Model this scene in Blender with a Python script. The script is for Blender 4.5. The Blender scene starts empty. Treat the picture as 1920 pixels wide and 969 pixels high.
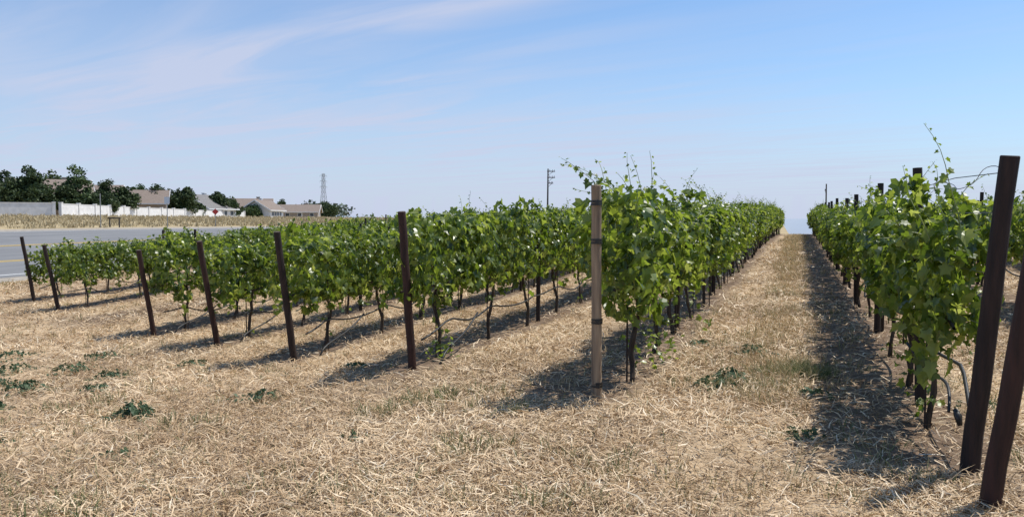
import bpy, math, numpy as np
from mathutils import Vector
R=np.random.RandomState(7)
sc=bpy.context.scene
C,S=0.941,0.339
def W(x,y): return (C*x-S*y, S*x+C*y)      # survey frame -> vineyard frame (rows run along +Y)
def UD(u,d): return W((u-960)/1500.0*d,d)

# ------------------------------------------------------------------ terrain
xs=np.array([-4000,-300,-133,-105,-75,-53,-30,-24,-20.6,-17.9,-12.5,-9.8,-7,-4.4,-1.7,1,4,10,100,4000.])
zs=np.array([8,3,2.2,2.4,1.5,.6,-.85,-.9,-.87,-.78,-.86,-.66,-.45,-.22,0,.04,.1,.3,.5,0])
tx=np.linspace(-400,200,2401); tz=np.interp(tx,xs,zs)
k=np.ones(9)/9; tz2=np.convolve(np.pad(tz,4,'edge'),k,'valid')
def sst(a,b,x):
    t=np.clip((x-a)/(b-a),0,1); return t*t*(3-2*t)
def H(p,q):
    p=np.asarray(p,float); q=np.asarray(q,float)
    f=np.where((p>-399)&(p<199),np.interp(p,tx,tz2),np.interp(p,xs,zs))
    s=sst(6,56,q); w=sst(-31,-23,p)
    z=f+s*((.55-f)*w+(1-w)*.35*sst(-95,-55,p))
    z=z-(6*sst(60,260,q)+.014*np.maximum(q-200,0))*sst(-60,-25,p)
    z=z+.02*np.sin(p*.9+q*.55)*sst(-30,-26,p)+.018*np.sin(q*1.1-p*.6+1)*sst(-30,-26,p)
    return z
def h1(p,q): return float(H(p,q))

# ------------------------------------------------------------------ helpers
def fast_mesh(name,V,F,mi=None,mats=(),smooth=False):
    me=bpy.data.meshes.new(name); V=np.ascontiguousarray(V,dtype=np.float32); F=np.ascontiguousarray(F,dtype=np.int32)
    kk=F.shape[1]
    me.vertices.add(len(V)); me.vertices.foreach_set('co',V.ravel())
    me.loops.add(F.size); me.loops.foreach_set('vertex_index',F.ravel())
    me.polygons.add(len(F)); me.polygons.foreach_set('loop_start',np.arange(0,F.size,kk,dtype=np.int32))
    try: me.polygons.foreach_set('loop_total',np.full(len(F),kk,dtype=np.int32))
    except Exception: pass
    for m in mats: me.materials.append(m)
    if mi is not None: me.polygons.foreach_set('material_index',np.ascontiguousarray(mi,dtype=np.int32))
    me.polygons.foreach_set('use_smooth',np.full(len(F),smooth,dtype=bool))
    me.update(calc_edges=True); me.validate()
    return me
def obj(name,me,parent=None,loc=None):
    o=bpy.data.objects.new(name,me); sc.collection.objects.link(o)
    if parent: o.parent=parent
    if loc is not None: o.location=loc
    return o
def empty(name,loc=(0,0,0)):
    o=bpy.data.objects.new(name,None); o.empty_display_size=.2; o.location=loc; sc.collection.objects.link(o); return o
class MB:
    def __init__(s): s.v=[];s.f=[];s.m=[]
    def add(s,vs,fs,m=0):
        b=len(s.v); s.v+= [tuple(map(float,a)) for a in vs]; s.f+=[tuple(b+i for i in f) for f in fs]; s.m+=[m]*len(fs)
    def box(s,c,d,m=0,rz=0):
        cx,cy,cz=c;a,b,e=d[0]/2,d[1]/2,d[2]/2;co,si=math.cos(rz),math.sin(rz);vs=[]
        for z in(-e,e):
            for x,y in((-a,-b),(a,-b),(a,b),(-a,b)): vs.append((cx+x*co-y*si,cy+x*si+y*co,cz+z))
        s.add(vs,[(3,2,1,0),(4,5,6,7),(0,1,5,4),(1,2,6,5),(2,3,7,6),(3,0,4,7)],m)
    def tube(s,pts,rs,n=6,m=0,cap=True):
        vs,fs=tube(pts,rs,n)
        s.add(vs,[tuple(f) for f in fs],m)
        if cap: 
            b=len(s.v)-len(vs); s.f.append(tuple(b+i for i in range(n))[::-1]); s.m.append(m)
            s.f.append(tuple(b+len(vs)-n+i for i in range(n))); s.m.append(m)
    def mesh(s,name,mats,smooth=False):
        me=bpy.data.meshes.new(name); me.from_pydata(s.v,[],s.f)
        for m in mats: me.materials.append(m)
        me.polygons.foreach_set('material_index',s.m)
        if smooth: me.polygons.foreach_set('use_smooth',[True]*len(s.f))
        me.update(); return me
def tube(pts,rs,n=6):
    pts=np.array(pts,float); m=len(pts); rs=np.broadcast_to(np.array(rs,float),(m,))
    T=np.gradient(pts,axis=0); T/=np.linalg.norm(T,axis=1)[:,None]+1e-9
    ref=np.array([1,0,0.]) if abs(T[0,0])<.8 else np.array([0,0,1.])
    vs=[]
    for i in range(m):
        A=np.cross(T[i],ref);A/=np.linalg.norm(A)+1e-9;B=np.cross(T[i],A)
        for j in range(n):
            a=2*math.pi*j/n; vs.append(pts[i]+rs[i]*(math.cos(a)*A+math.sin(a)*B))
    fs=[]
    for i in range(m-1):
        for j in range(n):
            fs.append((i*n+j,i*n+(j+1)%n,(i+1)*n+(j+1)%n,(i+1)*n+j))
    return vs,fs
def q2t(fs):
    fs=np.array(fs); return np.vstack([fs[:,[0,1,2]],fs[:,[0,2,3]]])

# ------------------------------------------------------------------ materials
def newmat(name):
    m=bpy.data.materials.new(name); m.use_nodes=True; nt=m.node_tree; nt.nodes.clear(); return m,nt,nt.nodes,nt.links
def ramp(N,cols):
    r=N.new('ShaderNodeValToRGB'); e=r.color_ramp.elements
    while len(e)<len(cols): e.new(.5)
    for i,(p,c) in enumerate(cols): e[i].position=p; e[i].color=(*c,1)
    return r
def simple(name,c1,c2,scale=8,rough=.8,bump=.3,stretch=(1,1,1),metal=0,bd=.01):
    m,nt,N,L=newmat(name)
    o=N.new('ShaderNodeOutputMaterial');b=N.new('ShaderNodeBsdfPrincipled');tc=N.new('ShaderNodeTexCoord');mp=N.new('ShaderNodeMapping')
    mp.inputs['Scale'].default_value=stretch
    n=N.new('ShaderNodeTexNoise');n.inputs['Scale'].default_value=scale;n.inputs['Detail'].default_value=6
    r=ramp(N,[(.3,c1),(.7,c2)])
    L.new(tc.outputs['Object'],mp.inputs[0]);L.new(mp.outputs[0],n.inputs['Vector']);L.new(n.outputs[0],r.inputs[0]);L.new(r.outputs[0],b.inputs['Base Color'])
    b.inputs['Roughness'].default_value=rough;b.inputs['Metallic'].default_value=metal
    if bump:
        bp=N.new('ShaderNodeBump');bp.inputs['Strength'].default_value=bump;bp.inputs['Distance'].default_value=bd
        L.new(n.outputs[0],bp.inputs['Height']);L.new(bp.outputs[0],b.inputs['Normal'])
    L.new(b.outputs[0],o.inputs[0]); return m
def island(name,cols,trans=.0,tcols=None,rough=.6,spec=.3,patch=None):
    m,nt,N,L=newmat(name)
    o=N.new('ShaderNodeOutputMaterial');b=N.new('ShaderNodeBsdfPrincipled');g=N.new('ShaderNodeNewGeometry')
    r=ramp(N,cols); L.new(g.outputs['Random Per Island'],r.inputs[0]); src=r.outputs[0]
    if patch:
        tc=N.new('ShaderNodeTexCoord');n=N.new('ShaderNodeTexNoise');n.inputs['Scale'].default_value=patch[0];n.inputs['Detail'].default_value=5
        L.new(tc.outputs['Object'],n.inputs['Vector']); rr=ramp(N,[(.38,patch[1]),(.62,patch[2])]);L.new(n.outputs[0],rr.inputs[0])
        mx=N.new('ShaderNodeMix');mx.data_type='RGBA';mx.blend_type='MULTIPLY';mx.inputs[0].default_value=1
        L.new(src,mx.inputs[6]);L.new(rr.outputs[0],mx.inputs[7]);src=mx.outputs[2]
    L.new(src,b.inputs['Base Color']);b.inputs['Roughness'].default_value=rough;b.inputs['Specular IOR Level'].default_value=spec
    if trans>0:
        t=N.new('ShaderNodeBsdfTranslucent');r2=ramp(N,tcols or cols);L.new(g.outputs['Random Per Island'],r2.inputs[0]);L.new(r2.outputs[0],t.inputs['Color'])
        ms=N.new('ShaderNodeMixShader');ms.inputs[0].default_value=trans;L.new(b.outputs[0],ms.inputs[1]);L.new(t.outputs[0],ms.inputs[2]);L.new(ms.outputs[0],o.inputs[0])
    else: L.new(b.outputs[0],o.inputs[0])
    return m
M_leaf=island('vine_leaf',[(0,(.035,.065,.014)),(.45,(.082,.13,.024)),(.85,(.15,.20,.038)),(1,(.25,.29,.07))],.42,
   [(0,(.08,.14,.01)),(.45,(.27,.38,.03)),(.85,(.48,.57,.07)),(1,(.62,.68,.14))],rough=.36,spec=.6)
M_shoot=simple('green_shoot',(.12,.17,.035),(.24,.26,.07),20,.5,0)
M_bark=simple('vine_bark',(.025,.018,.014),(.085,.062,.045),40,.9,.6,(1,1,.2))
M_post=simple('dark_post_wood',(.012,.007,.006),(.036,.020,.016),30,.8,.4,(1,1,.1))
M_postred=simple('rust_brown_post',(.018,.007,.005),(.05,.019,.014),30,.75,.4,(1,1,.1))
M_postend=simple('post_end_grain',(.05,.035,.025),(.12,.09,.06),60,.9,.4)
M_tan=simple('weathered_wood',(.17,.12,.08),(.40,.30,.20),22,.85,.7,(1,1,.06))
M_black=simple('black_plastic',(.012,.012,.012),(.03,.028,.025),30,.5,0)
M_wire=simple('galvanised_wire',(.12,.12,.12),(.2,.2,.2),30,.45,0,metal=.6)
M_straw=island('straw',[(0,(.20,.13,.07)),(.2,(.45,.315,.175)),(.5,(.68,.50,.30)),(.9,(.83,.665,.45)),(1,(.90,.80,.62))],.06,rough=.5,spec=.4,
   patch=(.6,(.68,.62,.55),(1.0,.99,.97)))
M_dry=island('dry_grass',[(0,(.22,.16,.08)),(.35,(.48,.36,.19)),(.7,(.66,.51,.31)),(.84,(.30,.29,.12)),(1,(.16,.21,.08))],.2,rough=.6)
M_path=island('path_dry_grass',[(0,(.26,.19,.10)),(.35,(.50,.38,.21)),(.75,(.68,.53,.33)),(.9,(.36,.33,.16)),(1,(.20,.23,.09))],.2,rough=.6)
M_olive=island('green_grass',[(0,(.09,.13,.045)),(.5,(.15,.19,.075)),(.75,(.29,.28,.13)),(1,(.52,.41,.23))],.25,rough=.6)
M_weed=island('weed_leaf',[(0,(.04,.075,.035)),(.6,(.075,.125,.06)),(1,(.13,.175,.10))],.25,rough=.6)
M_verge=island('verge_grass',[(0,(.30,.24,.13)),(.6,(.47,.38,.23)),(1,(.56,.48,.31))],.2,rough=.7)
def treemat(n,k):
    return island(n,[(0,(.022*k,.036*k,.016*k)),(.6,(.045*k,.07*k,.026*k)),(1,(.08*k,.11*k,.04*k))],.2,rough=.6)
M_tree=treemat('tree_leaf',1.25); M_tree2=treemat('pale_tree_leaf',2.0)
M_trunk=simple('tree_bark',(.05,.04,.03),(.12,.09,.07),6,.9,.3)

def ground_mat():
    m,nt,N,L=newmat('dry_ground')
    o=N.new('ShaderNodeOutputMaterial');b=N.new('ShaderNodeBsdfPrincipled');tc=N.new('ShaderNodeTexCoord')
    def noise(sc_,det=6,st=None,rot=0,rgh=.55):
        n=N.new('ShaderNodeTexNoise');n.inputs['Scale'].default_value=sc_;n.inputs['Detail'].default_value=det;n.inputs['Roughness'].default_value=rgh
        if st:
            mp=N.new('ShaderNodeMapping');mp.inputs['Scale'].default_value=st;mp.inputs['Rotation'].default_value=(0,0,rot);L.new(tc.outputs['Object'],mp.inputs[0]);L.new(mp.outputs[0],n.inputs['Vector'])
        else: L.new(tc.outputs['Object'],n.inputs['Vector'])
        return n
    def mix(fac,a,bc,mode='MIX'):
        x=N.new('ShaderNodeMix');x.data_type='RGBA';x.blend_type=mode
        if isinstance(fac,(int,float)): x.inputs[0].default_value=fac
        else: L.new(fac,x.inputs[0])
        for i,c in((6,a),(7,bc)):
            if isinstance(c,tuple): x.inputs[i].default_value=(*c,1)
            else: L.new(c,x.inputs[i])
        return x.outputs[2]
    def mth(op,a,b_=None,c=None,clamp=False):
        x=N.new('ShaderNodeMath');x.operation=op;x.use_clamp=clamp
        for i,v in enumerate((a,b_,c)):
            if v is None: continue
            if isinstance(v,(int,float)): x.inputs[i].default_value=v
            else: L.new(v,x.inputs[i])
        return x.outputs[0]
    n1=noise(.45,8); n2=noise(7,8,rgh=.7); n3=noise(30,4,(1,.12,1),.5,.7); n4=noise(30,4,(1,.12,1),2.1,.7); n5=noise(90,3)
    straw=ramp(N,[(.3,(.29,.20,.12)),(.5,(.50,.37,.23)),(.72,(.70,.54,.35))])
    st=mth('MAXIMUM',n3.outputs[0],n4.outputs[0]); st=mth('MULTIPLY_ADD',n2.outputs[0],.5,mth('MULTIPLY',st,.5)); L.new(st,straw.inputs[0])
    dirt_shade=ramp(N,[(.3,(.08,.055,.038)),(.5,(.16,.11,.076)),(.75,(.28,.20,.145))]); L.new(n2.outputs[0],dirt_shade.inputs[0])  # bare soil, darkened so the row strips carry some painted shade
    big=ramp(N,[(.42,(0,0,0)),(.58,(1,1,1))]); L.new(n1.outputs[0],big.inputs[0])
    col=mix(mth('MULTIPLY',big.outputs[0],.55),straw.outputs[0],dirt_shade.outputs[0])
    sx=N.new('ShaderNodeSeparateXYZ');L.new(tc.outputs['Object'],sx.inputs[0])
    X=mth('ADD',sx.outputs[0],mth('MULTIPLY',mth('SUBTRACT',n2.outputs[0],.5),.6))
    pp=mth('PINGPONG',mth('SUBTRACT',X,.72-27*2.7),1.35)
    dirt_shade_band=mth('SUBTRACT',1.0,mth('DIVIDE',mth('SUBTRACT',pp,.46),.3,clamp=True),clamp=True)  # bare under-vine strip, shifted to the shadow side to paint deeper row shade
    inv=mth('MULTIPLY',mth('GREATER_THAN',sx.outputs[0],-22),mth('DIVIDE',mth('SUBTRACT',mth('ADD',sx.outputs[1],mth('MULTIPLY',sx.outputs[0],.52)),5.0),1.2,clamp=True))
    col=mix(mth('MULTIPLY',mth('MULTIPLY',dirt_shade_band,inv),.9),col,dirt_shade.outputs[0])
    far=ramp(N,[(.35,(.32,.25,.14)),(.65,(.47,.38,.23))]);L.new(noise(.12,8).outputs[0],far.inputs[0])
    farf=mth('DIVIDE',mth('SUBTRACT',-27.,sx.outputs[0]),4,clamp=True)
    col=mix(farf,col,far.outputs[0])
    L.new(col,b.inputs['Base Color']);b.inputs['Roughness'].default_value=.95;b.inputs['Specular IOR Level'].default_value=.1
    bp=N.new('ShaderNodeBump');bp.inputs['Strength'].default_value=.9;bp.inputs['Distance'].default_value=.03
    L.new(mth('ADD',st,mth('MULTIPLY',n5.outputs[0],.3)),bp.inputs['Height']);L.new(bp.outputs[0],b.inputs['Normal'])
    L.new(b.outputs[0],o.inputs[0]);return m
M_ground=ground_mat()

# ------------------------------------------------------------------ ground sheet + road
gp=np.unique(np.round(np.concatenate([-np.geomspace(61,3500,45),np.arange(-60,-26,1.),np.arange(-26,10,.5),np.arange(10,40,2.),np.geomspace(40,3500,30)]),3))
gq=np.unique(np.round(np.concatenate([-np.geomspace(12,800,18),np.arange(-12,0,1.),np.arange(0,30,.5),np.arange(30,90,1.),np.geomspace(90,4000,55)]),3))
def sheet(name,pl,ql,dz,mat,parent=None):
    P,Q=np.meshgrid(pl,ql)
    Z=np.empty_like(P)
    for i,qv in enumerate(ql): Z[i]=np.interp(pl,gp,H(gp,np.full(len(gp),qv)))
    V=np.stack([P,Q,Z+dz],-1).reshape(-1,3);n=len(pl);m=len(ql)
    I=np.arange(n*m).reshape(m,n);F=np.stack([I[:-1,:-1],I[:-1,1:],I[1:,1:],I[1:,:-1]],-1).reshape(-1,4)
    return obj(name,fast_mesh(name,V,F,None,[mat],True),parent)
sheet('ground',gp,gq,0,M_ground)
M_asph=simple('asphalt',(.15,.15,.152),(.21,.208,.205),1.2,.9,.2,(1,.15,1))
M_yel=simple('yellow_paint',(.60,.38,.05),(.7,.48,.10),5,.7,0); M_wht=simple('white_paint',(.6,.6,.58),(.75,.75,.73),5,.7,0)
M_shoulder=simple('gravel_shoulder',(.26,.22,.17),(.4,.35,.28),3,.95,.4)
road=empty('road')
rq=gq[(gq>-100)&(gq<420)]
def pl(a,b): 
    return np.array(sorted(set([a,b]+[x for x in gp if a<x<b])))
sheet('shoulder',pl(-55.5,-28.6),rq,.006,M_shoulder,road)
sheet('asphalt',pl(-53,-30.5),rq,.014,M_asph,road)
for a,mt,w in((-35.8,M_yel,.14),(-36.15,M_yel,.14),(-42.9,M_yel,.14),(-43.25,M_yel,.14),(-31.3,M_wht,.14),(-52.3,M_wht,.14)):
    sheet('marking',pl(a-w/2,a+w/2),rq,.022,mt,road)

# ------------------------------------------------------------------ vines
LT=np.array([(0,.0),(.22,-.15),(.48,-.02),(.38,.24),(.56,.5),(.26,.6),(0,1.),(-.26,.6),(-.56,.5),(-.38,.24),(-.48,-.02),(-.22,-.15)])
LV=np.zeros((13,3));LV[:12,:2]=LT;LV[12]=(0,.3,-.03);LV[:12,2]=.22*np.abs(LT[:,0])-.22*LT[:,1]**2
LF=np.array([(12,i,(i+1)%12) for i in range(12)])
def nrm(a): return a/(np.linalg.norm(a,axis=1)[:,None]+1e-9)
def leaves(pos,N_,T_,size,rs):
    n=len(pos);Z=nrm(N_);Y=T_-np.sum(T_*Z,1)[:,None]*Z;Y=nrm(Y);X=np.cross(Y,Z)
    lv=np.repeat(LV[None],n,0).copy()
    lv[:,:,2]*=rs.uniform(.3,2.4,n)[:,None]; lv[:,:,0]*=rs.uniform(.75,1.15,n)[:,None]
    v=pos[:,None,:]+size[:,None,None]*(lv[:,:,0:1]*X[:,None]+lv[:,:,1:2]*Y[:,None]+lv[:,:,2:3]*Z[:,None])
    F=(LF[None]+13*np.arange(n)[:,None,None]).reshape(-1,3)
    return v.reshape(-1,3),F
def gen_vine(seed,L=1.8,n=1000,top=1.78,bot=.86,nsh=9,shh=.45,nhang=3,w0=.3,side=.7,bump=1.0,lens=(.5,.7,.9,1.2,1.7)):
    rs=np.random.RandomState(seed); V=[];F=[];MI=[];base=0
    def put(v,f,m):
        nonlocal base
        V.append(np.array(v));F.append(np.array(f)+base);MI.append(np.full(len(f),m));base+=len(v)
    # foliage hangs in clumps, one per spur shoot
    nc=30; cy=np.linspace(-L/2,L/2,nc)+rs.normal(0,.09,nc); cthe=rs.uniform(0,2*np.pi,nc)
    ph=rs.uniform(0,6,8)
    y=rs.uniform(-L/2-.1,L/2+.1,n);th=rs.uniform(0,2*np.pi,n)
    ck=rs.rand(n)<.5; ci=rs.randint(0,nc,n); y=np.where(ck,cy[ci]+rs.normal(0,.07,n),y); th=np.where(ck,cthe[ci]+rs.normal(0,.35,n),th)
    bumpy=1+bump*(.22*np.sin(y*5+ph[0]+2*np.sin(th+ph[1]))+.18*np.sin(y*9+3*th+ph[2])+.12*np.sin(y*15-4*th+ph[3]))+np.where(ck,.10,-.04)
    r=(1-.55*rs.rand(n)**2.2)*bumpy
    tp=top+.11*np.sin(y*4+ph[4])+.08*np.sin(y*11+ph[5]);bt=bot+.11*np.sin(y*5+ph[6])+.08*np.sin(y*13+ph[7])
    c,s=np.cos(th),np.sin(th)
    x=w0*r*np.sign(c)*np.abs(c)**.6; z=(tp+bt)/2+(tp-bt)/2*r*np.sign(s)*np.abs(s)**.65
    pos=np.stack([x,y,z],1)
    Nn=np.stack([c*1.0,rs.normal(0,.6,n),s*.5+.45],1)+rs.normal(0,.5,(n,3))
    T=np.stack([c*.3,rs.normal(0,.5,n),-np.ones(n)],1)+rs.normal(0,.45,(n,3))
    v,f=leaves(pos,Nn,T,rs.uniform(.055,.13,n),rs);put(v,f,0)
    def shoot(p0,d,l,k,lean,sz):
        m=9;pts=[];p=np.array(p0,float);d=np.array(d,float)
        for i in range(m):
            pts.append(p.copy());p=p+d*l/m;d=d+lean/m+rs.normal(0,.10,3);d/=np.linalg.norm(d)
        pts=np.array(pts);vs,fs=tube(pts,np.linspace(.005,.0016,m),4);put(vs,q2t(fs),1)
        t=np.linspace(.08,1,k);pp=np.stack([np.interp(t*(m-1),range(m),pts[:,j]) for j in range(3)],1)
        sd=nrm(rs.normal(0,1,(k,3))*[1,1,.3]);pp=pp+sd*.04*(1.3-t)[:,None]
        v,f=leaves(pp,sd*.4+[0,0,.6]+rs.normal(0,.4,(k,3)),sd+[0,0,-.3],sz*(1.1-.9*t)*rs.uniform(.8,1.1,k),rs);put(v,f,0)
    for i in range(nsh):
        yy=rs.uniform(-L/2,L/2);l=shh*rs.choice(lens)
        shoot((rs.normal(0,.1),yy,top-.2),(rs.normal(0,.25),rs.normal(0,.28),1),l+.2,int(6+l*12),np.array([rs.normal(0,1.),rs.normal(0,1.),-.6]),.1)
    for i in range(int(nsh*side)):
        sg=rs.choice([-1,1]);l=rs.uniform(.15,.4)
        shoot((sg*w0*.7,rs.uniform(-L/2,L/2),rs.uniform(bot+.2,top)),(sg*1,rs.normal(0,.3),.3),l,8,np.array([0,0,-1.6]),.09)
    for i in range(nhang):
        shoot((rs.normal(0,.12),rs.uniform(-L/2,L/2),bot+.14),(rs.normal(0,.3),rs.normal(0,.3),-1),rs.uniform(.2,.5),13,np.array([0,0,-.5]),.085)
    m=9;zz=np.linspace(-.08,.93,m);tx_=np.cumsum(rs.normal(0,.022,m));ty=np.cumsum(rs.normal(0,.028,m));tx_-=tx_[0];ty-=ty[0]
    pts=np.stack([tx_,ty,zz],1);vs,fs=tube(pts,np.linspace(.028,.019,m)*rs.uniform(.85,1.2,m),6);put(vs,q2t(fs),2)
    for sg in(-1,1):
        a=np.linspace(0,1,7);cp=np.stack([pts[-1,0]*(1-a)+rs.normal(0,.01,7),pts[-1,1]*(1-a)+sg*a*L/2,.93+.04*np.sin(a*3)+rs.normal(0,.008,7)],1);cp[0]=pts[-1]
        vs,fs=tube(cp,np.linspace(.021,.013,7),5);put(vs,q2t(fs),2)
    vs,fs=tube([(.035,.03,-.05),(.035,.03,1.5)],[.009,.009],5);put(vs,q2t(fs),3)
    for i in range(3 if seed%2 else 1):
        shoot((tx_[2],ty[2],rs.uniform(.05,.6)),(rs.normal(0,1),rs.normal(0,1),.5),.15,5,np.array([0,0,-.5]),.07)
    return fast_mesh('grapevine',np.vstack(V),np.vstack(F),np.concatenate(MI),[M_leaf,M_shoot,M_bark,M_post])
V_std=[gen_vine(10+i,n=1080,nsh=7,shh=.28,top=1.75,bot=.87,w0=.26) for i in range(6)]
V_tall=[gen_vine(30+i,n=1040,nsh=16,shh=.52,top=1.72,bot=.92,nhang=6,w0=.24,side=.5,lens=(.4,.6,.9,1.2,1.6)) for i in range(6)]
V_mid=[gen_vine(50+i,n=960,nsh=11,shh=.36,top=1.58,bot=.90,nhang=5,w0=.25,side=.6,bump=1.1) for i in range(6)]
V_end=[gen_vine(80+i,n=960,nsh=16,shh=.64,top=1.68,bot=.94,nhang=9,w0=.24,side=.6,bump=1.2,lens=(.4,.7,1.1,1.5)) for i in range(2)]

def post_mesh(name,base,topp,r,mat,capmat,n=14,bands=0):
    b=MB();base=np.array(base,float);topp=np.array(topp,float);rs=np.random.RandomState(int(abs(topp[1])*100)%9999)
    k_=9;pts=[base+(topp-base)*t+np.array([rs.normal(0,.003),rs.normal(0,.003),0]) for t in np.linspace(0,1,k_)]
    rr=[r*(1.06-.1*t)*rs.uniform(.97,1.03) for t in np.linspace(0,1,k_)]
    pts.append(pts[-1]+(topp-base)/np.linalg.norm(topp-base)*.006);rr.append(rr[-1]*.9)
    vs,fs=tube(pts,rr,n);b.add(vs,fs,0);B=len(vs)-n;b.f.append(tuple(range(B,B+n)));b.m.append(1)
    if bands:
        ax=topp-base
        for t in (.085,.26,.63,.93)[:bands]:
            p=base+ax*(.135+.865*(1-t))
            for dz in(0,.026):
                q=p+np.array([0,0,dz]);b.tube([q-[0,0,.010],q+[0,0,.010]],[r*1.13,r*1.13],n,2)
            b.box(p+np.array([.02,-r*1.12,.01]),(.035,.018,.04),2)
    return b.mesh(name,[mat,capmat,M_black])
def end_post(name,p,q,dp,dq,h,r=.048,mat=None,bands=0,cap=None):
    z=h1(p,q);me=post_mesh(name,(0,0,-.3),(dp,dq,h),r,mat or M_post,cap or M_postend,bands=bands)
    return obj(name,me,None,(p,q,z))

rows=[
 (1.0,5.66,.16,-.2,1.95,72),(-1.7,7.0,.02,-.16,1.92,74),(-4.4,8.7,0,-.3,1.9,76),(-7.0,10.0,0,-.42,1.9,78),(-9.8,11.7,0,-.5,1.87,80),
 (-12.5,13.0,0,-.43,1.78,80),(-15.2,21,0,-.3,1.8,80),(-17.9,15.4,0,-.45,1.7,80),(-20.6,16.9,0,-.4,1.85,80),
 (3.7,4.6,.1,-.25,1.95,70),(6.4,4.0,.1,-.25,1.95,66),(9.1,3.4,.1,-.25,1.95,60)]
for ri,(p,q0,dp,dq,h,qe) in enumerate(rows):
    row=empty('grapevine_row',(p,q0,h1(p,q0)));o0=np.array(row.location)
    rs=np.random.RandomState(100+ri)
    st=1.75;n=int((qe-q0)/st)
    for i in range(n):
        q=q0+(1.0 if ri in(0,1) else .8)+st*i
        lib=V_tall if ri==1 else (V_mid if ri in(0,9,10,11) else V_std)
        if ri==1 and i<2: lib=[V_end[i]]
        if ri==0 and i==0: lib=V_tall[1:2]
        me=lib[rs.randint(len(lib))]
        o=obj('vine',me,row,(rs.normal(0,.04),q-q0,h1(p,q)-o0[2]))
        o.rotation_euler=(0,0,(math.pi if rs.rand()<.5 else 0)+rs.normal(0,.04))
        k_=rs.uniform(.92,1.07)
        if ri>=7 and ri<9: k_*=.9
        if ri==0 and i==0: k_=.93
        o.scale=(rs.uniform(.85,1.25),rs.uniform(.93,1.06),k_ if i>0 or ri!=1 else 1.04)
    b=MB();q=q0+(1.95 if ri==0 else 4.9);stp=4.2 if ri==0 else 5.25
    while q<qe:
        z=h1(p,q)-o0[2];hh=2.02 if ri in(0,9,10,11) else (1.7 if q<20 else 1.85)
        lx=rs.normal(0,.03);b.tube([(0,q-q0,z-.2),(lx*.5,q-q0,z+hh/2),(lx,q-q0+rs.normal(0,.03),z+hh)],[.042,.04,.038],8,0);q+=stp
    if b.v: obj('line_posts',b.mesh('line_posts',[M_post]),row)
    qs=np.arange(q0,qe,1.75/3);zz=H(np.full(len(qs),p),qs)-o0[2]
    b=MB()
    for hh in(.93,1.25,1.62)+((1.86,) if ri==0 else ()):
        pts=np.stack([np.zeros(len(qs)),qs-q0,zz+hh],1);pts[0]+=(dp*hh/h,dq*hh/h,0);b.tube(pts,[.0022 if hh<1.8 else .003]*len(qs),4,0)
    if ri==0:
        t=np.linspace(0,1,24);b.tube(np.stack([.15-.28*t+.03*np.sin(t*20)*t,-.17+.9*t,1.86+.05*np.sin(t*9)-.1*t*t],1),[.0025]*24,4,0)
    obj('trellis_wires',b.mesh('trellis_wires',[M_wire]),row)
    b=MB();qs=np.arange(q0+.1,qe,.2);zz=H(np.full(len(qs),p),qs)-o0[2]
    ph=(qs-q0-.8)/1.75;A_=rs.uniform(.05,.32,81);A_[rs.rand(81)<.3]=.04;amp=A_[np.clip(np.floor(ph).astype(int)+1,0,80)]
    hz=.52-amp*np.sin(np.pi*(ph%1))
    hx=.07+.05*np.sin(qs*2.1)
    if ri!=1: b.tube(np.stack([hx,qs-q0,zz+hz],1),[.014]*len(qs),5,0)
    if ri in(2,3,4,5):
        t=np.linspace(0,1,12);b.tube(np.stack([.12+.12*t,.25+1.5*(1-t),.03+.47*(1-t)**.6*(1-.25*np.sin(t*3.1))+zz[0]],1)[::-1],[.014]*12,5,0)
    if b.v: obj('drip_hose',b.mesh('drip_hose',[M_black],True),row)
    if ri==1: end_post('wooden_end_post',p,q0,dp,dq,h,.045,M_tan,4,M_tan)
    else: end_post('vineyard_end_post',p,q0,dp,dq,h,.054 if ri==0 else .05,M_post if ri in(0,3,7,8) else M_postred)
end_post('vineyard_end_post',.97,5.0,.24,-.2,1.9,.052,M_postred)
b=MB();z=h1(1,5.66)
a=np.linspace(0,1,14);b.tube(np.stack([.8+.35*np.sin(a*2.2)*.5,6.9-a*1.0,z+.62-.32*a-.05*np.sin(a*6)],1),[.011]*14,6,0)
b.tube([(.98,5.9,z+.33),(.99,5.86,z+.30),(1.0,5.84,z+.24)],[.015,.026,.015],8,0)
b.tube([(.78,6.95,z+.60),(.78,6.95,z+.9)],[.006,.006],5,0)
obj('drip_line_valve',b.mesh('drip_line_valve',[M_black],True))

# ------------------------------------------------------------------ straw litter
def fov_pts(n,d0,d1,half=47,rs=R,pw=0.0):
    a=np.radians(rs.uniform(-half,half,n));d=d0*(d1/d0)**(rs.rand(n)**(1+pw))
    x=d*np.sin(a);y=d*np.cos(a);return C*x-S*y,S*x+C*y,d
def pn(p,q,s,sd=0):
    r_=np.random.RandomState(sd);v=0
    for i in range(5):
        a=r_.uniform(0,6.28);f=s*r_.uniform(.6,2.);v=v+np.sin(f*(p*np.cos(a)+q*np.sin(a))+r_.uniform(0,6))
    return v/5
rowp=np.array([r[0] for r in rows]);rowq=np.array([r[1] for r in rows])
def inrow(p,q,w,off=0):
    m=np.zeros(len(p),bool)
    for a,b_ in zip(rowp,rowq): m|=(np.abs(p-a-off)<w)&(q>b_-.2)
    return m
n=540000;p,q,d=fov_pts(n,2.2,45,pw=-.15)
keep=(p>-28)&((~inrow(p,q,.62,-.26))|(R.rand(n)<.18))&(np.maximum(pn(p,q,1.6,3)+.9,.3)>R.rand(n)*1.1)  # straw thinned over the bare strip, offset to match its painted shade
p,q,d=p[keep],q[keep],d[keep];n=len(p)
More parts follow.
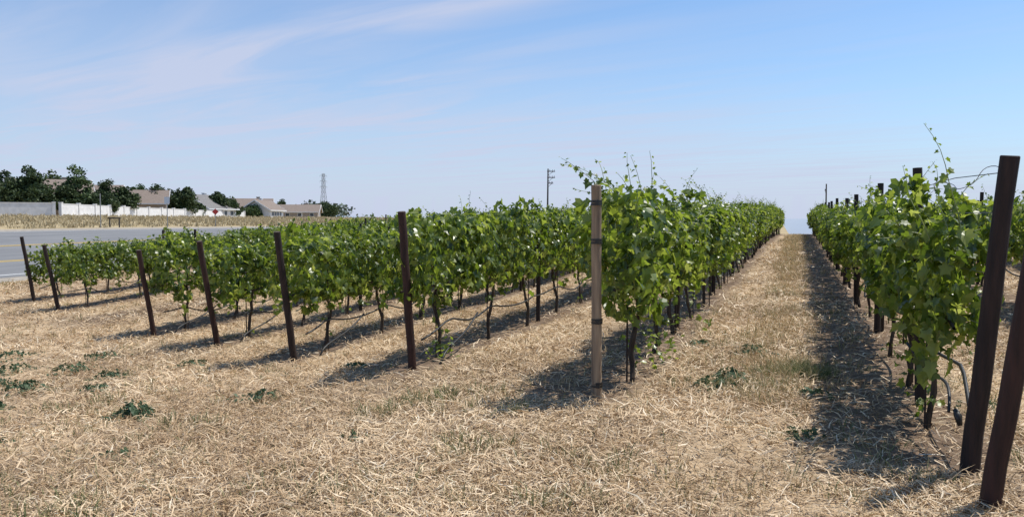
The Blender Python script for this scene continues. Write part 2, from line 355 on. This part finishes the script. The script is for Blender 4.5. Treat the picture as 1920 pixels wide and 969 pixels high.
az=R.uniform(0,2*np.pi,n);lift=np.radians(np.abs(R.normal(0,14,n)));L_=R.uniform(.03,.16,n)*(1+d/40);wd=R.uniform(.0010,.0029,n)*(1+d/8)
z=H(p,q)+R.rand(n)**2*.035
dx=np.stack([np.cos(az)*np.cos(lift),np.sin(az)*np.cos(lift),np.sin(lift)],1)*L_[:,None]
sd=np.stack([-np.sin(az),np.cos(az),R.normal(0,.4,n)],1)*wd[:,None]
P0=np.stack([p,q,z],1);bend=np.stack([R.normal(0,.14,n),R.normal(0,.14,n),R.uniform(-.02,.14,n)],1)*L_[:,None]
Pm=P0+dx*.5+bend;P1=P0+dx
V=np.stack([P0-sd,P0+sd,Pm-sd*.9,Pm+sd*.9,P1],1).reshape(-1,3)
F=(np.array([(0,1,3),(0,3,2),(2,3,4)])[None]+5*np.arange(n)[:,None,None]).reshape(-1,3)
obj('straw_litter',fast_mesh('straw_litter',V,F,None,[M_straw]))

# ------------------------------------------------------------------ standing grass
def blades(name,cp,cq,nb,hmin,hmax,spread,lean,wid,mat,rs):
    k_=len(cp);n=k_*nb
    tp=np.repeat(cp,nb);tq=np.repeat(cq,nb);hs=np.repeat(rs.uniform(.45,1,k_),nb)
    az=rs.uniform(0,2*np.pi,n);rr=spread*np.sqrt(rs.rand(n));bp=tp+rr*np.cos(az);bq=tq+rr*np.sin(az)
    az2=az+rs.normal(0,.7,n);h_=rs.uniform(hmin,hmax,n)*hs;ln=h_*lean*rs.uniform(.2,1.3,n)
    dd=np.hypot(bp,bq);w_=wid*rs.uniform(.6,1.3,n)*(1+dd/14)
    P0=np.stack([bp,bq,H(bp,bq)-.01],1);D=np.stack([np.cos(az2),np.sin(az2),0*az2],1);up=np.array([0,0,1.])
    sa=rs.uniform(0,np.pi,n);sd=np.stack([np.cos(sa),np.sin(sa),0*sa],1)*w_[:,None]
    P1=P0+up*(h_*.55)[:,None]+D*(ln*.3)[:,None];P2=P0+up*(h_*rs.uniform(.75,1.,n))[:,None]+D*ln[:,None]
    V=np.stack([P0-sd,P0+sd,P1-sd*.75,P1+sd*.75,P2],1).reshape(-1,3)
    F=(np.array([(0,1,3),(0,3,2),(2,3,4)])[None]+5*np.arange(n)[:,None,None]).reshape(-1,3)
    return obj(name,fast_mesh(name,V,F,None,[mat]))
p,q,d=fov_pts(7000,2.6,40);k_=(p>-27)&(~inrow(p,q,.25))&(pn(p,q,1.1,9)>R.uniform(-.5,.5,len(p)))
blades('dry_grass',p[k_],q[k_],12,.04,.17,.09,.9,.0020,M_dry,R)
q=7+53*R.rand(2300)**1.1;p=-.3+R.normal(0,.27,len(q))+.10*np.sin(q*.9);k_=pn(p,q,1.3,31)>R.uniform(-.7,.3,len(q))
blades('path_grass',p[k_],q[k_],12,.06,.30,.10,.75,.0020,M_path,R)
q=7+12*R.rand(60);p=-.4+R.normal(0,.3,len(q))
blades('path_grass',p,q,14,.06,.2,.1,.7,.0020,M_olive,R)
q=R.uniform(10,60,1600);pc=np.array([-3.05,-5.7,-8.4,-11.1,-13.9,-16.5,-19.2])[R.randint(0,7,1600)];p=pc+R.normal(0,.5,len(q))
blades('alley_grass',p,q,10,.06,.2,.1,.8,.0025,M_dry,R)
p,q,d=fov_pts(1200,2.8,17);k_=(~inrow(p,q,.3))&(pn(p,q,.8,21)>-.05)
blades('green_grass',p[k_],q[k_],15,.05,.18,.1,.8,.0022,M_olive,R)
cl=[W(x,y) for x,y in((-.8,7.6),(-.5,7.9),(-.2,5.6),(1.95,7.7),(2.5,7.5),(-.6,4.6),(.2,4.4),(-2.8,4.9),(-1.4,5.1),(.6,5.0),(-.1,6.9),(-4.4,6.2),(-1.0,7.2),(-3.1,7.6),(-4.6,8.9))]
cp=np.concatenate([c[0]+R.normal(0,.25,11) for c in cl]);cq=np.concatenate([c[1]+R.normal(0,.16,11) for c in cl])
blades('green_grass',cp,cq,20,.06,.22,.09,.7,.0023,M_olive,R)
c=W(3.05,8.3);cp=c[0]+R.normal(0,.2,60);cq=c[1]+R.normal(0,.2,60)
blades('green_grass',cp,cq,28,.08,.24,.08,.8,.0020,M_olive,R)
n=9000;q=R.uniform(-20,190,n);p=-56-R.rand(n)**1.2*50
blades('verge_grass',p,q,6,.25,.7,.25,.5,.006,M_verge,R)
n=2500;q=R.uniform(5,90,n);p=R.uniform(-28.4,-23.5,n)
blades('verge_grass',p,q,8,.08,.3,.15,.6,.003,M_dry,R)

def weed(x,y,r,nl,hh):
    rs=np.random.RandomState(int(abs(x*991+y*77)));p,q=W(x,y);nl=int(nl*1.3);r*=1.1
    a=rs.uniform(0,6.28,nl);rr=r*np.sqrt(rs.rand(nl))*(1+.5*np.sin(a*3+x));pos=np.stack([rr*np.cos(a),rr*np.sin(a),hh*np.maximum(.05,1-(rr/r)**2)*rs.uniform(.2,1,nl)+.02],1)
    v,f=leaves(pos,np.stack([np.cos(a)*.5,np.sin(a)*.5,np.ones(nl)],1)+rs.normal(0,.5,(nl,3)),np.stack([np.cos(a),np.sin(a),.1*a],1),rs.uniform(.02,.058,nl),rs)
    obj('weed',fast_mesh('weed',v,f,None,[M_weed]),None,(p,q,h1(p,q)))
for x,y,r,nl,hh in((-3.9,8.2,.19,190,.17),(-6.3,10.2,.3,150,.14),(-6.6,12,.35,130,.15),(-7.4,9.6,.25,100,.1),(-5.6,11.1,.22,90,.1),(-5.9,9.0,.15,60,.09),(-2.7,8.6,.25,70,.08),
   (1.95,7.6,.22,100,.1),(2.2,8.0,.18,90,.13),(2.75,7.2,.12,40,.06),(-7.9,12.6,.3,100,.12),(2.1,5.7,.12,30,.05),(3.9,6.6,.14,30,.06),(-7.0,10.9,.25,80,.1),(-8.6,11.4,.25,80,.1),
   (-3.2,6.4,.12,30,.05),(-1.2,6.2,.1,25,.05),(-4.9,7.4,.16,40,.06),(-6.0,8.0,.18,50,.06),(-8.8,14,.35,90,.12),(-10.5,15.5,.4,90,.12),(2.4,10.2,.15,40,.08),(-2.0,10.2,.12,40,.06),
   (-5.2,9.9,.2,60,.08),(-6.9,13.4,.3,80,.1),(-4.8,12.0,.25,60,.08),(2.9,9.6,.2,60,.1)): weed(x,y,r,nl,hh)
def sprout(p,q,n,r,hh):
    rs=np.random.RandomState(int(abs(p*37+q*91)));pos=rs.normal(0,1,(n,3))*[r,r,hh/2]+[0,0,hh*.6];pos[:,2]=np.abs(pos[:,2])+.02
    v,f=leaves(pos,rs.normal(0,.5,(n,3))+[0,0,.8],rs.normal(0,1,(n,3)),rs.uniform(.04,.085,n),rs)
    obj('vine_sprout',fast_mesh('vine_sprout',v,f,None,[M_leaf]),None,(p,q,h1(p,q)))
sprout(-4.35,9.35,34,.09,.2);sprout(-1.55,8.6,40,.12,.35);sprout(-1.45,9.3,22,.1,.25);sprout(-1.3,11.6,22,.08,.45);sprout(1.0,8.1,30,.1,.6);sprout(.95,7.0,24,.08,.7)

# ------------------------------------------------------------------ wall, houses, trees
M_wall=simple('white_wall',(.62,.61,.60),(.78,.77,.76),1.5,.9,.1); M_cap=simple('wall_cap',(.68,.67,.66),(.8,.79,.78),2,.9,.1)
def wallrun(pts,hh):
    b=MB()
    for (x0,y0),(x1,y1) in zip(pts[:-1],pts[1:]):
        Lh=math.hypot(x1-x0,y1-y0);n=max(1,int(Lh/5.5));rz=math.atan2(y1-y0,x1-x0)
        for i in range(n):
            t=(i+.5)/n;x=x0+(x1-x0)*t;y=y0+(y1-y0)*t;z=h1(x,y);seg=Lh/n
            b.box((x,y,z+hh/2-.3),(seg-.45,.16,hh+.6-.12),0,rz);b.box((x,y,z+hh-.02),(seg-.45,.24,.10),1,rz)
            for tt in ((i/n,) if i<n-1 else (i/n,1.)):
                xx=x0+(x1-x0)*tt;yy=y0+(y1-y0)*tt;zz=h1(xx,yy);b.box((xx,yy,zz+hh/2-.25),(.44,.42,hh+.7),0,rz);b.box((xx,yy,zz+hh+.16),(.54,.52,.12),1,rz)
    return obj('white_boundary_wall',b.mesh('white_boundary_wall',[M_wall,M_cap]))
wallrun([UD(-500,95),UD(-150,108),UD(103,116)],1.9)
wallrun([UD(116,122),UD(280,155),UD(450,205),UD(560,300)],1.9)

M_stucco=simple('tan_stucco',(.30,.25,.20),(.38,.32,.27),2,.9,.1);M_whitew=simple('white_siding',(.62,.63,.64),(.72,.72,.73),2,.8,.1)
M_roof=simple('tan_roof_tile',(.17,.13,.105),(.26,.205,.165),2.5,.85,.3,(1,1,6));M_roofg=simple('grey_roof_tile',(.14,.13,.125),(.22,.21,.20),2.5,.85,.3,(1,1,6))
M_glass=simple('window_glass',(.04,.05,.06),(.07,.08,.09),1,.1,0);M_trim=simple('white_trim',(.7,.7,.7),(.8,.8,.8),3,.7,0)
def house(u,d,Lx,Wy,eave,ridge,ang,wm,rm,wing=False,hip=False):
    p,q=UD(u,d);z=h1(p,q);e=empty('tract_house',(p,q,z));e.rotation_euler=(0,0,math.radians(19.8+ang))
    b=MB();b.box((0,0,eave/2-.3),(Lx,Wy,eave+.6),0)
    if not hip:
        for sx in(-1,1): b.add([(sx*Lx/2,-Wy/2,eave),(sx*Lx/2,Wy/2,eave),(sx*Lx/2,0,ridge-.12)],[(0,1,2) if sx>0 else (2,1,0)],0)
    obj('walls',b.mesh('walls',[wm]),e)
    b=MB();ov=.6;t=.16;sl=(ridge-eave)/(Wy/2);ey=eave-ov*sl
    hx=Lx/2+ov; rx=(hx-Wy*.42) if hip else hx
    def slab(poly):
        n=len(poly);vs=poly+[(x,y,zz+t) for x,y,zz in poly];fs=[tuple(range(n))[::-1],tuple(range(n,2*n))]
        for i in range(n): fs.append((i,(i+1)%n,n+(i+1)%n,n+i))
        b.add(vs,fs,0)
    slab([(-hx,-Wy/2-ov,ey),(hx,-Wy/2-ov,ey),(rx,-.01,ridge),(-rx,-.01,ridge)])
    slab([(hx,Wy/2+ov,ey),(-hx,Wy/2+ov,ey),(-rx,.01,ridge),(rx,.01,ridge)])
    if hip:
        for sx in(-1,1): slab([(sx*hx,-Wy/2-ov,ey),(sx*hx,Wy/2+ov,ey),(sx*(rx+.02),0,ridge)][::sx])
    obj('roof',b.mesh('roof',[rm]),e)
    b=MB()
    if not hip:
        for sx in(-1,1):
            for sy in(-1,1):
                x=sx*(hx+.03);b.add([(x,sy*(Wy/2+ov),ey-.12),(x,sy*(Wy/2+ov),ey+t+.05),(x,0,ridge+t+.05),(x,0,ridge-.15),(x+sx*.06,sy*(Wy/2+ov),ey-.12),(x+sx*.06,sy*(Wy/2+ov),ey+t+.05),(x+sx*.06,0,ridge+t+.05),(x+sx*.06,0,ridge-.15)],
                 [(0,1,2,3),(7,6,5,4),(0,4,5,1),(1,5,6,2),(3,7,4,0)],0)
    for sy in(-1,1): b.box((0,sy*(Wy/2+ov+.05),ey+.05),(2*hx,.06,.22),0)
    obj('fascia',b.mesh('fascia',[M_trim]),e)
    b=MB()
    for sy in(-1,1):
        for i,x in enumerate(np.linspace(-Lx/2+1.8,Lx/2-1.8,4)):
            for zz in ([1.4,3.9] if eave>4.5 else [1.4]):
                b.box((x,sy*(Wy/2+.01),zz),(1.3,.08,1.2),1);b.box((x,sy*(Wy/2+.05),zz),(1.1,.05,1.0),0)
    for sx in(-1,1):
        for zz in ([1.4,3.9] if eave>4.5 else [1.4]):
            b.box((sx*(Lx/2+.01),0,zz),(.08,1.5,1.2),1);b.box((sx*(Lx/2+.05),0,zz),(.05,1.3,1.0),0)
        if not hip: b.box((sx*(Lx/2+.02),0,eave+(ridge-eave)*.45),(.06,.6,.5),1)
    obj('windows',b.mesh('windows',[M_glass,M_trim]),e)
    b=MB();b.box((Lx*.15,-Wy/2-.03,1.0),(1.0,.06,2.05),0);obj('door',b.mesh('door',[M_trim]),e)
    b=MB();b.box((Lx*.22,Wy*.18,ridge-.1),(.9,.7,1.3),0);b.box((Lx*.22,Wy*.18,ridge+.6),(1.1,.9,.15),0);obj('chimney',b.mesh('chimney',[wm]),e)
house(95,150,13,10,4.3,7.1,35,M_stucco,M_roof)
house(170,162,12,9,3.9,6.6,10,M_stucco,M_roof)
house(262,170,11,9,3.3,5.9,20,M_stucco,M_roof)
house(235,195,10,9,3.6,6.4,60,M_stucco,M_roofg)
house(385,195,11,10,2.6,5.7,75,M_whitew,M_roofg)
house(465,225,13,10,2.8,5.6,15,M_stucco,M_roof)
house(494,218,8,8,2.6,5.0,80,M_whitew,M_roof)
house(555,260,15,10,2.4,4.6,8,M_stucco,M_roof)
house(330,215,12,10,2.8,5.4,0,M_stucco,M_roofg,hip=True)
house(30,175,13,10,3.6,6.2,5,M_stucco,M_roofg,hip=True)

def tree(name,u,d,topy,wpx,mat,airy=False):
    p,q=UD(u,d);z=h1(p,q);Ht=(415-topy)/1500*d+1.6-z;r=max(.8,wpx/1500*d/2)*1.25
    rs=np.random.RandomState(int(abs(u*7+d))+1);V=[];F=[];MI=[];base=0
    def put(v,f,m):
        nonlocal base
        V.append(np.array(v));F.append(np.array(f)+base);MI.append(np.full(len(f),m));base+=len(v)
    th=Ht*.75;k_=7;pts=np.stack([np.cumsum(rs.normal(0,.08,k_)),np.cumsum(rs.normal(0,.08,k_)),np.linspace(-.3,th,k_)],1)
    v,f=tube(pts,np.linspace(.03*Ht,.006*Ht,k_),7);put(v,q2t(f),1)
    nc=34 if airy else 46;cz=Ht*.54;hz=Ht*.44
    cent=[]
    for i in range(nc):
        dr=rs.normal(0,1,3);dr/=np.linalg.norm(dr);rad=rs.uniform(.3,.9)
        zz=cz+dr[2]*rad*hz; kk=1-.5*max(0,(zz-cz)/hz)
        cpt=np.array([dr[0]*rad*r*kk,dr[1]*rad*r*kk,zz]);cent.append(cpt)
        st=np.array([np.interp(min(zz*.75,th),pts[:,2],pts[:,0]),np.interp(min(zz*.75,th),pts[:,2],pts[:,1]),min(zz*.75,th)])
        mid=(st+cpt)/2+rs.normal(0,.1*r,3)*.5;v,f=tube([st,mid,cpt],[.012*Ht,.007*Ht,.003*Ht],5);put(v,q2t(f),1)
    cent.append(np.array([rs.normal(0,.15*r),rs.normal(0,.15*r),Ht-.16*r]))
    cent.append(np.array([rs.normal(0,.3*r),rs.normal(0,.3*r),Ht-.35*r]))
    nc+=2
    per=80 if airy else 130;cent=np.array(cent);n=nc*per;cc=np.repeat(cent,per,0);cs=np.repeat(rs.uniform(.6,1.3,nc),per)
    dr=nrm(rs.normal(0,1,(n,3)));pos=cc+dr*(rs.rand(n)**.45*cs*.34*r)[:,None]*[1,1,.8]
    pos[:,2]=np.maximum(pos[:,2],.3)
    A=nrm(rs.normal(0,1,(n,3)));B=nrm(np.cross(A,rs.normal(0,1,(n,3))));sz=rs.uniform(.12,.30,n)[:,None]*(r/3.)**.5
    v=np.stack([pos-A*sz,pos+B*sz*.7,pos+A*sz,pos-B*sz*.7],1).reshape(-1,3);f=np.array([(0,1,2),(0,2,3)])[None]+4*np.arange(n)[:,None,None];put(v,f.reshape(-1,3),0)
    obj(name,fast_mesh(name,np.vstack(V),np.vstack(F),np.concatenate(MI),[mat,M_trunk]),None,(p,q,z))
for a in(('broadleaf_tree',-25,140,318,80,M_tree),('broadleaf_tree',8,138,322,50,M_tree),('broadleaf_tree',58,136,314,62,M_tree),('broadleaf_tree',97,175,324,50,M_tree),
 ('eucalyptus_tree',142,140,310,54,M_tree2,True),('broadleaf_tree',128,138,348,44,M_tree),('broadleaf_tree',200,148,338,40,M_tree),('broadleaf_tree',232,148,352,52,M_tree),
 ('broadleaf_tree',265,200,347,30,M_tree2),('broadleaf_tree',297,172,349,40,M_tree),('broadleaf_tree',322,178,356,40,M_tree),('broadleaf_tree',348,174,351,44,M_tree),('broadleaf_tree',410,196,359,38,M_tree),
 ('broadleaf_tree',432,200,372,36,M_tree),('broadleaf_tree',478,214,386,34,M_tree2),('broadleaf_tree',530,290,375,26,M_tree),('broadleaf_tree',612,300,382,46,M_tree),('broadleaf_tree',175,142,364,40,M_tree),
 ('broadleaf_tree',75,134,345,56,M_tree),('broadleaf_tree',25,134,340,56,M_tree),('broadleaf_tree',-60,150,330,70,M_tree),('broadleaf_tree',205,140,366,40,M_tree),('broadleaf_tree',372,182,380,28,M_tree)): tree(*a)
n=12000;rs=np.random.RandomState(5);x=rs.uniform(-420,-78,n);y=420+40*np.sin(x*.02)+rs.normal(0,12,n)
pp,qq=C*x-S*y,S*x+C*y;prof=1.5+1.5*np.sin(x*.05)+1*np.sin(x*.13+1)+.8*np.sin(x*.31)
zt=1.6+(415-391)/1500*y
pos=np.stack([pp,qq,zt-2+rs.rand(n)**.7*(prof+1.5)-rs.rand(n)*4],1)
A=nrm(rs.normal(0,1,(n,3)));B=nrm(np.cross(A,rs.normal(0,1,(n,3))));sz=rs.uniform(.4,.9,n)[:,None]
V=np.stack([pos-A*sz,pos+B*sz,pos+A*sz,pos-B*sz],1).reshape(-1,3);F=np.arange(4*n).reshape(-1,4)
M_far=island('far_foliage',[(0,(.06,.085,.06)),(1,(.12,.15,.11))],0)
obj('distant_tree_line',fast_mesh('distant_tree_line',V,F,None,[M_far]))
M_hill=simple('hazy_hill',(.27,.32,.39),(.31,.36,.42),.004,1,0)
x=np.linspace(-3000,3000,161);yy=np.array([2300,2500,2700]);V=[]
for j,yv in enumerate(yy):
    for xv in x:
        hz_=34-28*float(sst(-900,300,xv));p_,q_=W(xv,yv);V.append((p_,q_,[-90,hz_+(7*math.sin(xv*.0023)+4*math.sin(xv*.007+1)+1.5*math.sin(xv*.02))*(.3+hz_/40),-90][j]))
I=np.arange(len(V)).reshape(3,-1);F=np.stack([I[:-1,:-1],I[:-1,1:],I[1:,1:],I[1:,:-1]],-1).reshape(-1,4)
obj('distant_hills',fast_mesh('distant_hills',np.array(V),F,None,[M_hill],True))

# ------------------------------------------------------------------ pylon, poles, signs
M_steel=simple('pylon_steel',(.24,.26,.29),(.32,.34,.37),1,.6,0);M_pole=simple('pole_wood',(.05,.042,.036),(.1,.085,.07),3,.9,.2)
p,q=UD(608,700);z=h1(p,q);b=MB();Hh=(415-326)/1500*700+1.6-z;w0=3.6
lv=np.linspace(0,1,11);ws=[w0*(1-.62*min(1,t/.6)) if t<.6 else w0*.38*(1-.35*(t-.6)/.4) for t in lv]
for i in range(10):
    z0,z1=lv[i]*Hh,lv[i+1]*Hh
    cs=[(-1,-1),(1,-1),(1,1),(-1,1)]
    for j in range(4):
        a=cs[j];c2=cs[(j+1)%4];A0=(a[0]*ws[i],a[1]*ws[i],z0);A1=(a[0]*ws[i+1],a[1]*ws[i+1],z1);B0=(c2[0]*ws[i],c2[1]*ws[i],z0);B1=(c2[0]*ws[i+1],c2[1]*ws[i+1],z1)
        for s_,e_,r_ in((A0,A1,.16),(A0,B1,.08),(B0,A1,.08),(A1,B1,.08)): b.tube([s_,e_],[r_,r_],4,0)
for t in(.72,.84,.96):
    zz=t*Hh
    for sg in(-1,1):
        b.tube([(0,0,zz+.8),(sg*3.4,0,zz)],[.12,.08],4,0);b.tube([(0,0,zz-.6),(sg*3.4,0,zz)],[.12,.08],4,0);b.tube([(sg*3.4,0,zz),(sg*3.4,0,zz-1.6)],[.08,.08],4,0)
o=obj('transmission_tower',b.mesh('transmission_tower',[M_steel]),None,(p,q,z));o.rotation_euler=(0,0,1.1)
def upole(u,d,topy,r,arms,rz):
    p,q=UD(u,d);z=h1(p,q);hh=(415-topy)/1500*d+1.6-z;b=MB();b.tube([(0,0,-1),(0,0,hh*.5),(.05,0,hh)],[r*1.3,r*1.1,r*.8],8,0)
    for zz,l,off in arms:
        b.box((off,.16,hh-zz),(l,.1,.12),0)
        for x in(-l/2+.1,-l/6,l/6,l/2-.1): b.tube([(off+x,.16,hh-zz+.06),(off+x,.16,hh-zz+.14),(off+x,.16,hh-zz+.26)],[.02,.05,.03],6,1)
        b.tube([(off+l*.3,.16,hh-zz),(0,.1,hh-zz-.6)],[.025,.025],4,0)
    o=obj('utility_pole',b.mesh('utility_pole',[M_pole,M_steel]),None,(p,q,z));o.rotation_euler=(0,0,rz)
upole(1027,112,317,.11,[(.35,1.1,.5),(1.2,1.1,.5),(2.0,.8,.4)],math.radians(25))
upole(1548,150,345,.14,[(1.2,.9,0)],math.radians(100))
upole(40,165,349,.09,[],0);
M_sign=simple('sign_back_aluminium',(.55,.56,.57),(.68,.69,.70),4,.5,0,metal=.2);M_red=simple('red_sign',(.42,.03,.02),(.5,.04,.03),4,.5,0);M_gal=simple('sign_post_steel',(.2,.2,.2),(.3,.3,.29),10,.5,0)
def signp(name,u,d,hh,kind):
    p,q=UD(u,d);z=h1(p,q);b=MB();b.tube([(0,0,-.3),(0,0,hh)],[.04,.04],6,0)
    if kind=='rect':
        b.box((0,-.05,hh-.33),(.46,.012,.6),1);b.box((0,-.038,hh-.2),(.4,.012,.04),0);b.box((0,-.038,hh-.5),(.4,.012,.04),0)
    if kind=='diamond':
        c=hh-.1;s=.33;b.add([(0,-.06,c-s),(s,-.06,c),(0,-.06,c+s),(-s,-.06,c),(0,-.045,c-s),(s,-.045,c),(0,-.045,c+s),(-s,-.045,c)],[(0,1,2,3),(7,6,5,4),(0,4,5,1),(1,5,6,2),(2,6,7,3),(3,7,4,0)],2)
    o=obj(name,b.mesh(name,[M_gal,M_sign,M_red]),None,(p,q,z));o.rotation_euler=(0,0,math.radians(35))
signp('traffic_sign',315,74,2.85,'rect');signp('red_diamond_marker',405,82,1.6,'diamond');signp('sign_post',190,68,2.9,'none')
p,q=UD(216,70);z=h1(p,q);b=MB()
for x in(-.4,.4): b.box((x,0,.3),(.09,.09,1.1),0)
b.box((0,-.08,.8),(1.1,.04,.12),0)
o=obj('wooden_barrier',b.mesh('wooden_barrier',[M_pole]),None,(p,q,z));o.rotation_euler=(0,0,math.radians(25))

# ------------------------------------------------------------------ light, sky, camera
sx_,sy_=W(.92,.39);el=math.radians(61.5);sd=Vector((sx_*math.cos(el),sy_*math.cos(el),math.sin(el))).normalized()
l=bpy.data.lights.new('sun','SUN');l.energy=5.0;l.angle=math.radians(.5);l.color=(1,.955,.875);lo=bpy.data.objects.new('sun',l);sc.collection.objects.link(lo)
lo.rotation_euler=sd.to_track_quat('Z','Y').to_euler();lo.location=(0,0,50)
w=bpy.data.worlds.new('World');sc.world=w;w.use_nodes=True;N=w.node_tree.nodes;L=w.node_tree.links;N.clear()
out=N.new('ShaderNodeOutputWorld');bg=N.new('ShaderNodeBackground');sky=N.new('ShaderNodeTexSky');sky.sky_type='NISHITA';sky.sun_disc=False
sky.sun_elevation=el;sky.sun_rotation=math.atan2(sx_,sy_);sky.altitude=100;sky.air_density=1.0;sky.dust_density=.6;sky.ozone_density=2
bg.inputs[1].default_value=.105
def mth(op,a,b_=None,c=None,clamp=False):
    x=N.new('ShaderNodeMath');x.operation=op;x.use_clamp=clamp
    for i,v in enumerate((a,b_,c)):
        if v is None: continue
        if isinstance(v,(int,float)): x.inputs[i].default_value=v
        else: L.new(v,x.inputs[i])
    return x.outputs[0]
tc=N.new('ShaderNodeTexCoord');sp=N.new('ShaderNodeSeparateXYZ');L.new(tc.outputs['Generated'],sp.inputs[0])
zc=mth('MAXIMUM',sp.outputs[2],.03);px=mth('DIVIDE',sp.outputs[0],zc);py=mth('DIVIDE',sp.outputs[1],zc)
sA=mth('ADD',mth('MULTIPLY',px,.922),mth('MULTIPLY',py,-.389));tA=mth('ADD',mth('MULTIPLY',px,.389),mth('MULTIPLY',py,.922))
cb=N.new('ShaderNodeCombineXYZ');L.new(mth('MULTIPLY',sA,.26),cb.inputs[0]);L.new(mth('MULTIPLY',tA,1.1),cb.inputs[1])
n1=N.new('ShaderNodeTexNoise');n1.inputs['Scale'].default_value=1.3;n1.inputs['Detail'].default_value=9;n1.inputs['Roughness'].default_value=.55;n1.inputs['Distortion'].default_value=.9;L.new(cb.outputs[0],n1.inputs['Vector'])
cb2=N.new('ShaderNodeCombineXYZ');L.new(mth('MULTIPLY',sA,.22),cb2.inputs[0]);L.new(mth('MULTIPLY',tA,.35),cb2.inputs[1])
n2=N.new('ShaderNodeTexNoise');n2.inputs['Scale'].default_value=1.1;n2.inputs['Detail'].default_value=4;L.new(cb2.outputs[0],n2.inputs['Vector'])
left=mth('DIVIDE',mth('SUBTRACT',-2.0,sA),4.5,clamp=True)
wisp=mth('DIVIDE',mth('SUBTRACT',n1.outputs[0],.42),.30,clamp=True);soft=mth('DIVIDE',mth('SUBTRACT',n2.outputs[0],.33),.35,clamp=True)
tn=mth('ADD',tA,mth('MULTIPLY',mth('SUBTRACT',n2.outputs[0],.5),1.2))
def streak(src,c,wd,amt):
    g=mth('DIVIDE',mth('SUBTRACT',src,c),wd);g=mth('EXPONENT',mth('MULTIPLY',mth('MULTIPLY',g,g),-1.))
    return mth('MULTIPLY',g,amt)
g=streak(tn,2.6,.25,mth('MULTIPLY',mth('ADD',wisp,.25),.62))
# the lower streaks thin out towards the right
fl=mth('DIVIDE',mth('SUBTRACT',-1.5,sA),3.,clamp=True)
g3=streak(tn,4.9,.22,mth('MULTIPLY',mth('MULTIPLY',wisp,fl),.45))
g4=streak(tn,3.5,.14,mth('MULTIPLY',mth('MULTIPLY',wisp,fl),.4))
cf=mth('ADD',mth('MULTIPLY',left,mth('ADD',mth('MULTIPLY',wisp,.5),mth('MULTIPLY_ADD',soft,.3,.22))),mth('ADD',g,mth('ADD',g3,g4)))
cf=mth('ADD',cf,mth('MULTIPLY',wisp,.14))
cf=mth('MINIMUM',cf,.85)
tint=N.new('ShaderNodeMix');tint.data_type='RGBA';tint.blend_type='MULTIPLY';tint.inputs[0].default_value=1;tint.inputs[7].default_value=(1.0,1.26,1.48,1);L.new(sky.outputs[0],tint.inputs[6])
hz=mth('EXPONENT',mth('MULTIPLY',mth('ABSOLUTE',sp.outputs[2]),-9.))
mh=N.new('ShaderNodeMix');mh.data_type='RGBA';L.new(mth('MULTIPLY',hz,.88),mh.inputs[0]);L.new(tint.outputs[2],mh.inputs[6]);mh.inputs[7].default_value=(5.5,6.2,7.9,1)
mx=N.new('ShaderNodeMix');mx.data_type='RGBA';L.new(cf,mx.inputs[0]);L.new(mh.outputs[2],mx.inputs[6]);mx.inputs[7].default_value=(5.6,6.1,7.8,1)
L.new(mx.outputs[2],bg.inputs[0]);L.new(bg.outputs[0],out.inputs[0])
sc.view_settings.view_transform='Standard';sc.view_settings.look='None';sc.view_settings.exposure=0
cam=bpy.data.cameras.new('camera');cam.sensor_width=36;cam.lens=36*1500/1920;cam.clip_end=10000;cam.clip_start=.05
co=bpy.data.objects.new('camera',cam);sc.collection.objects.link(co);co.location=(0,0,1.6)
co.rotation_euler=(math.radians(90-2.65),0,math.radians(19.8));sc.camera=co
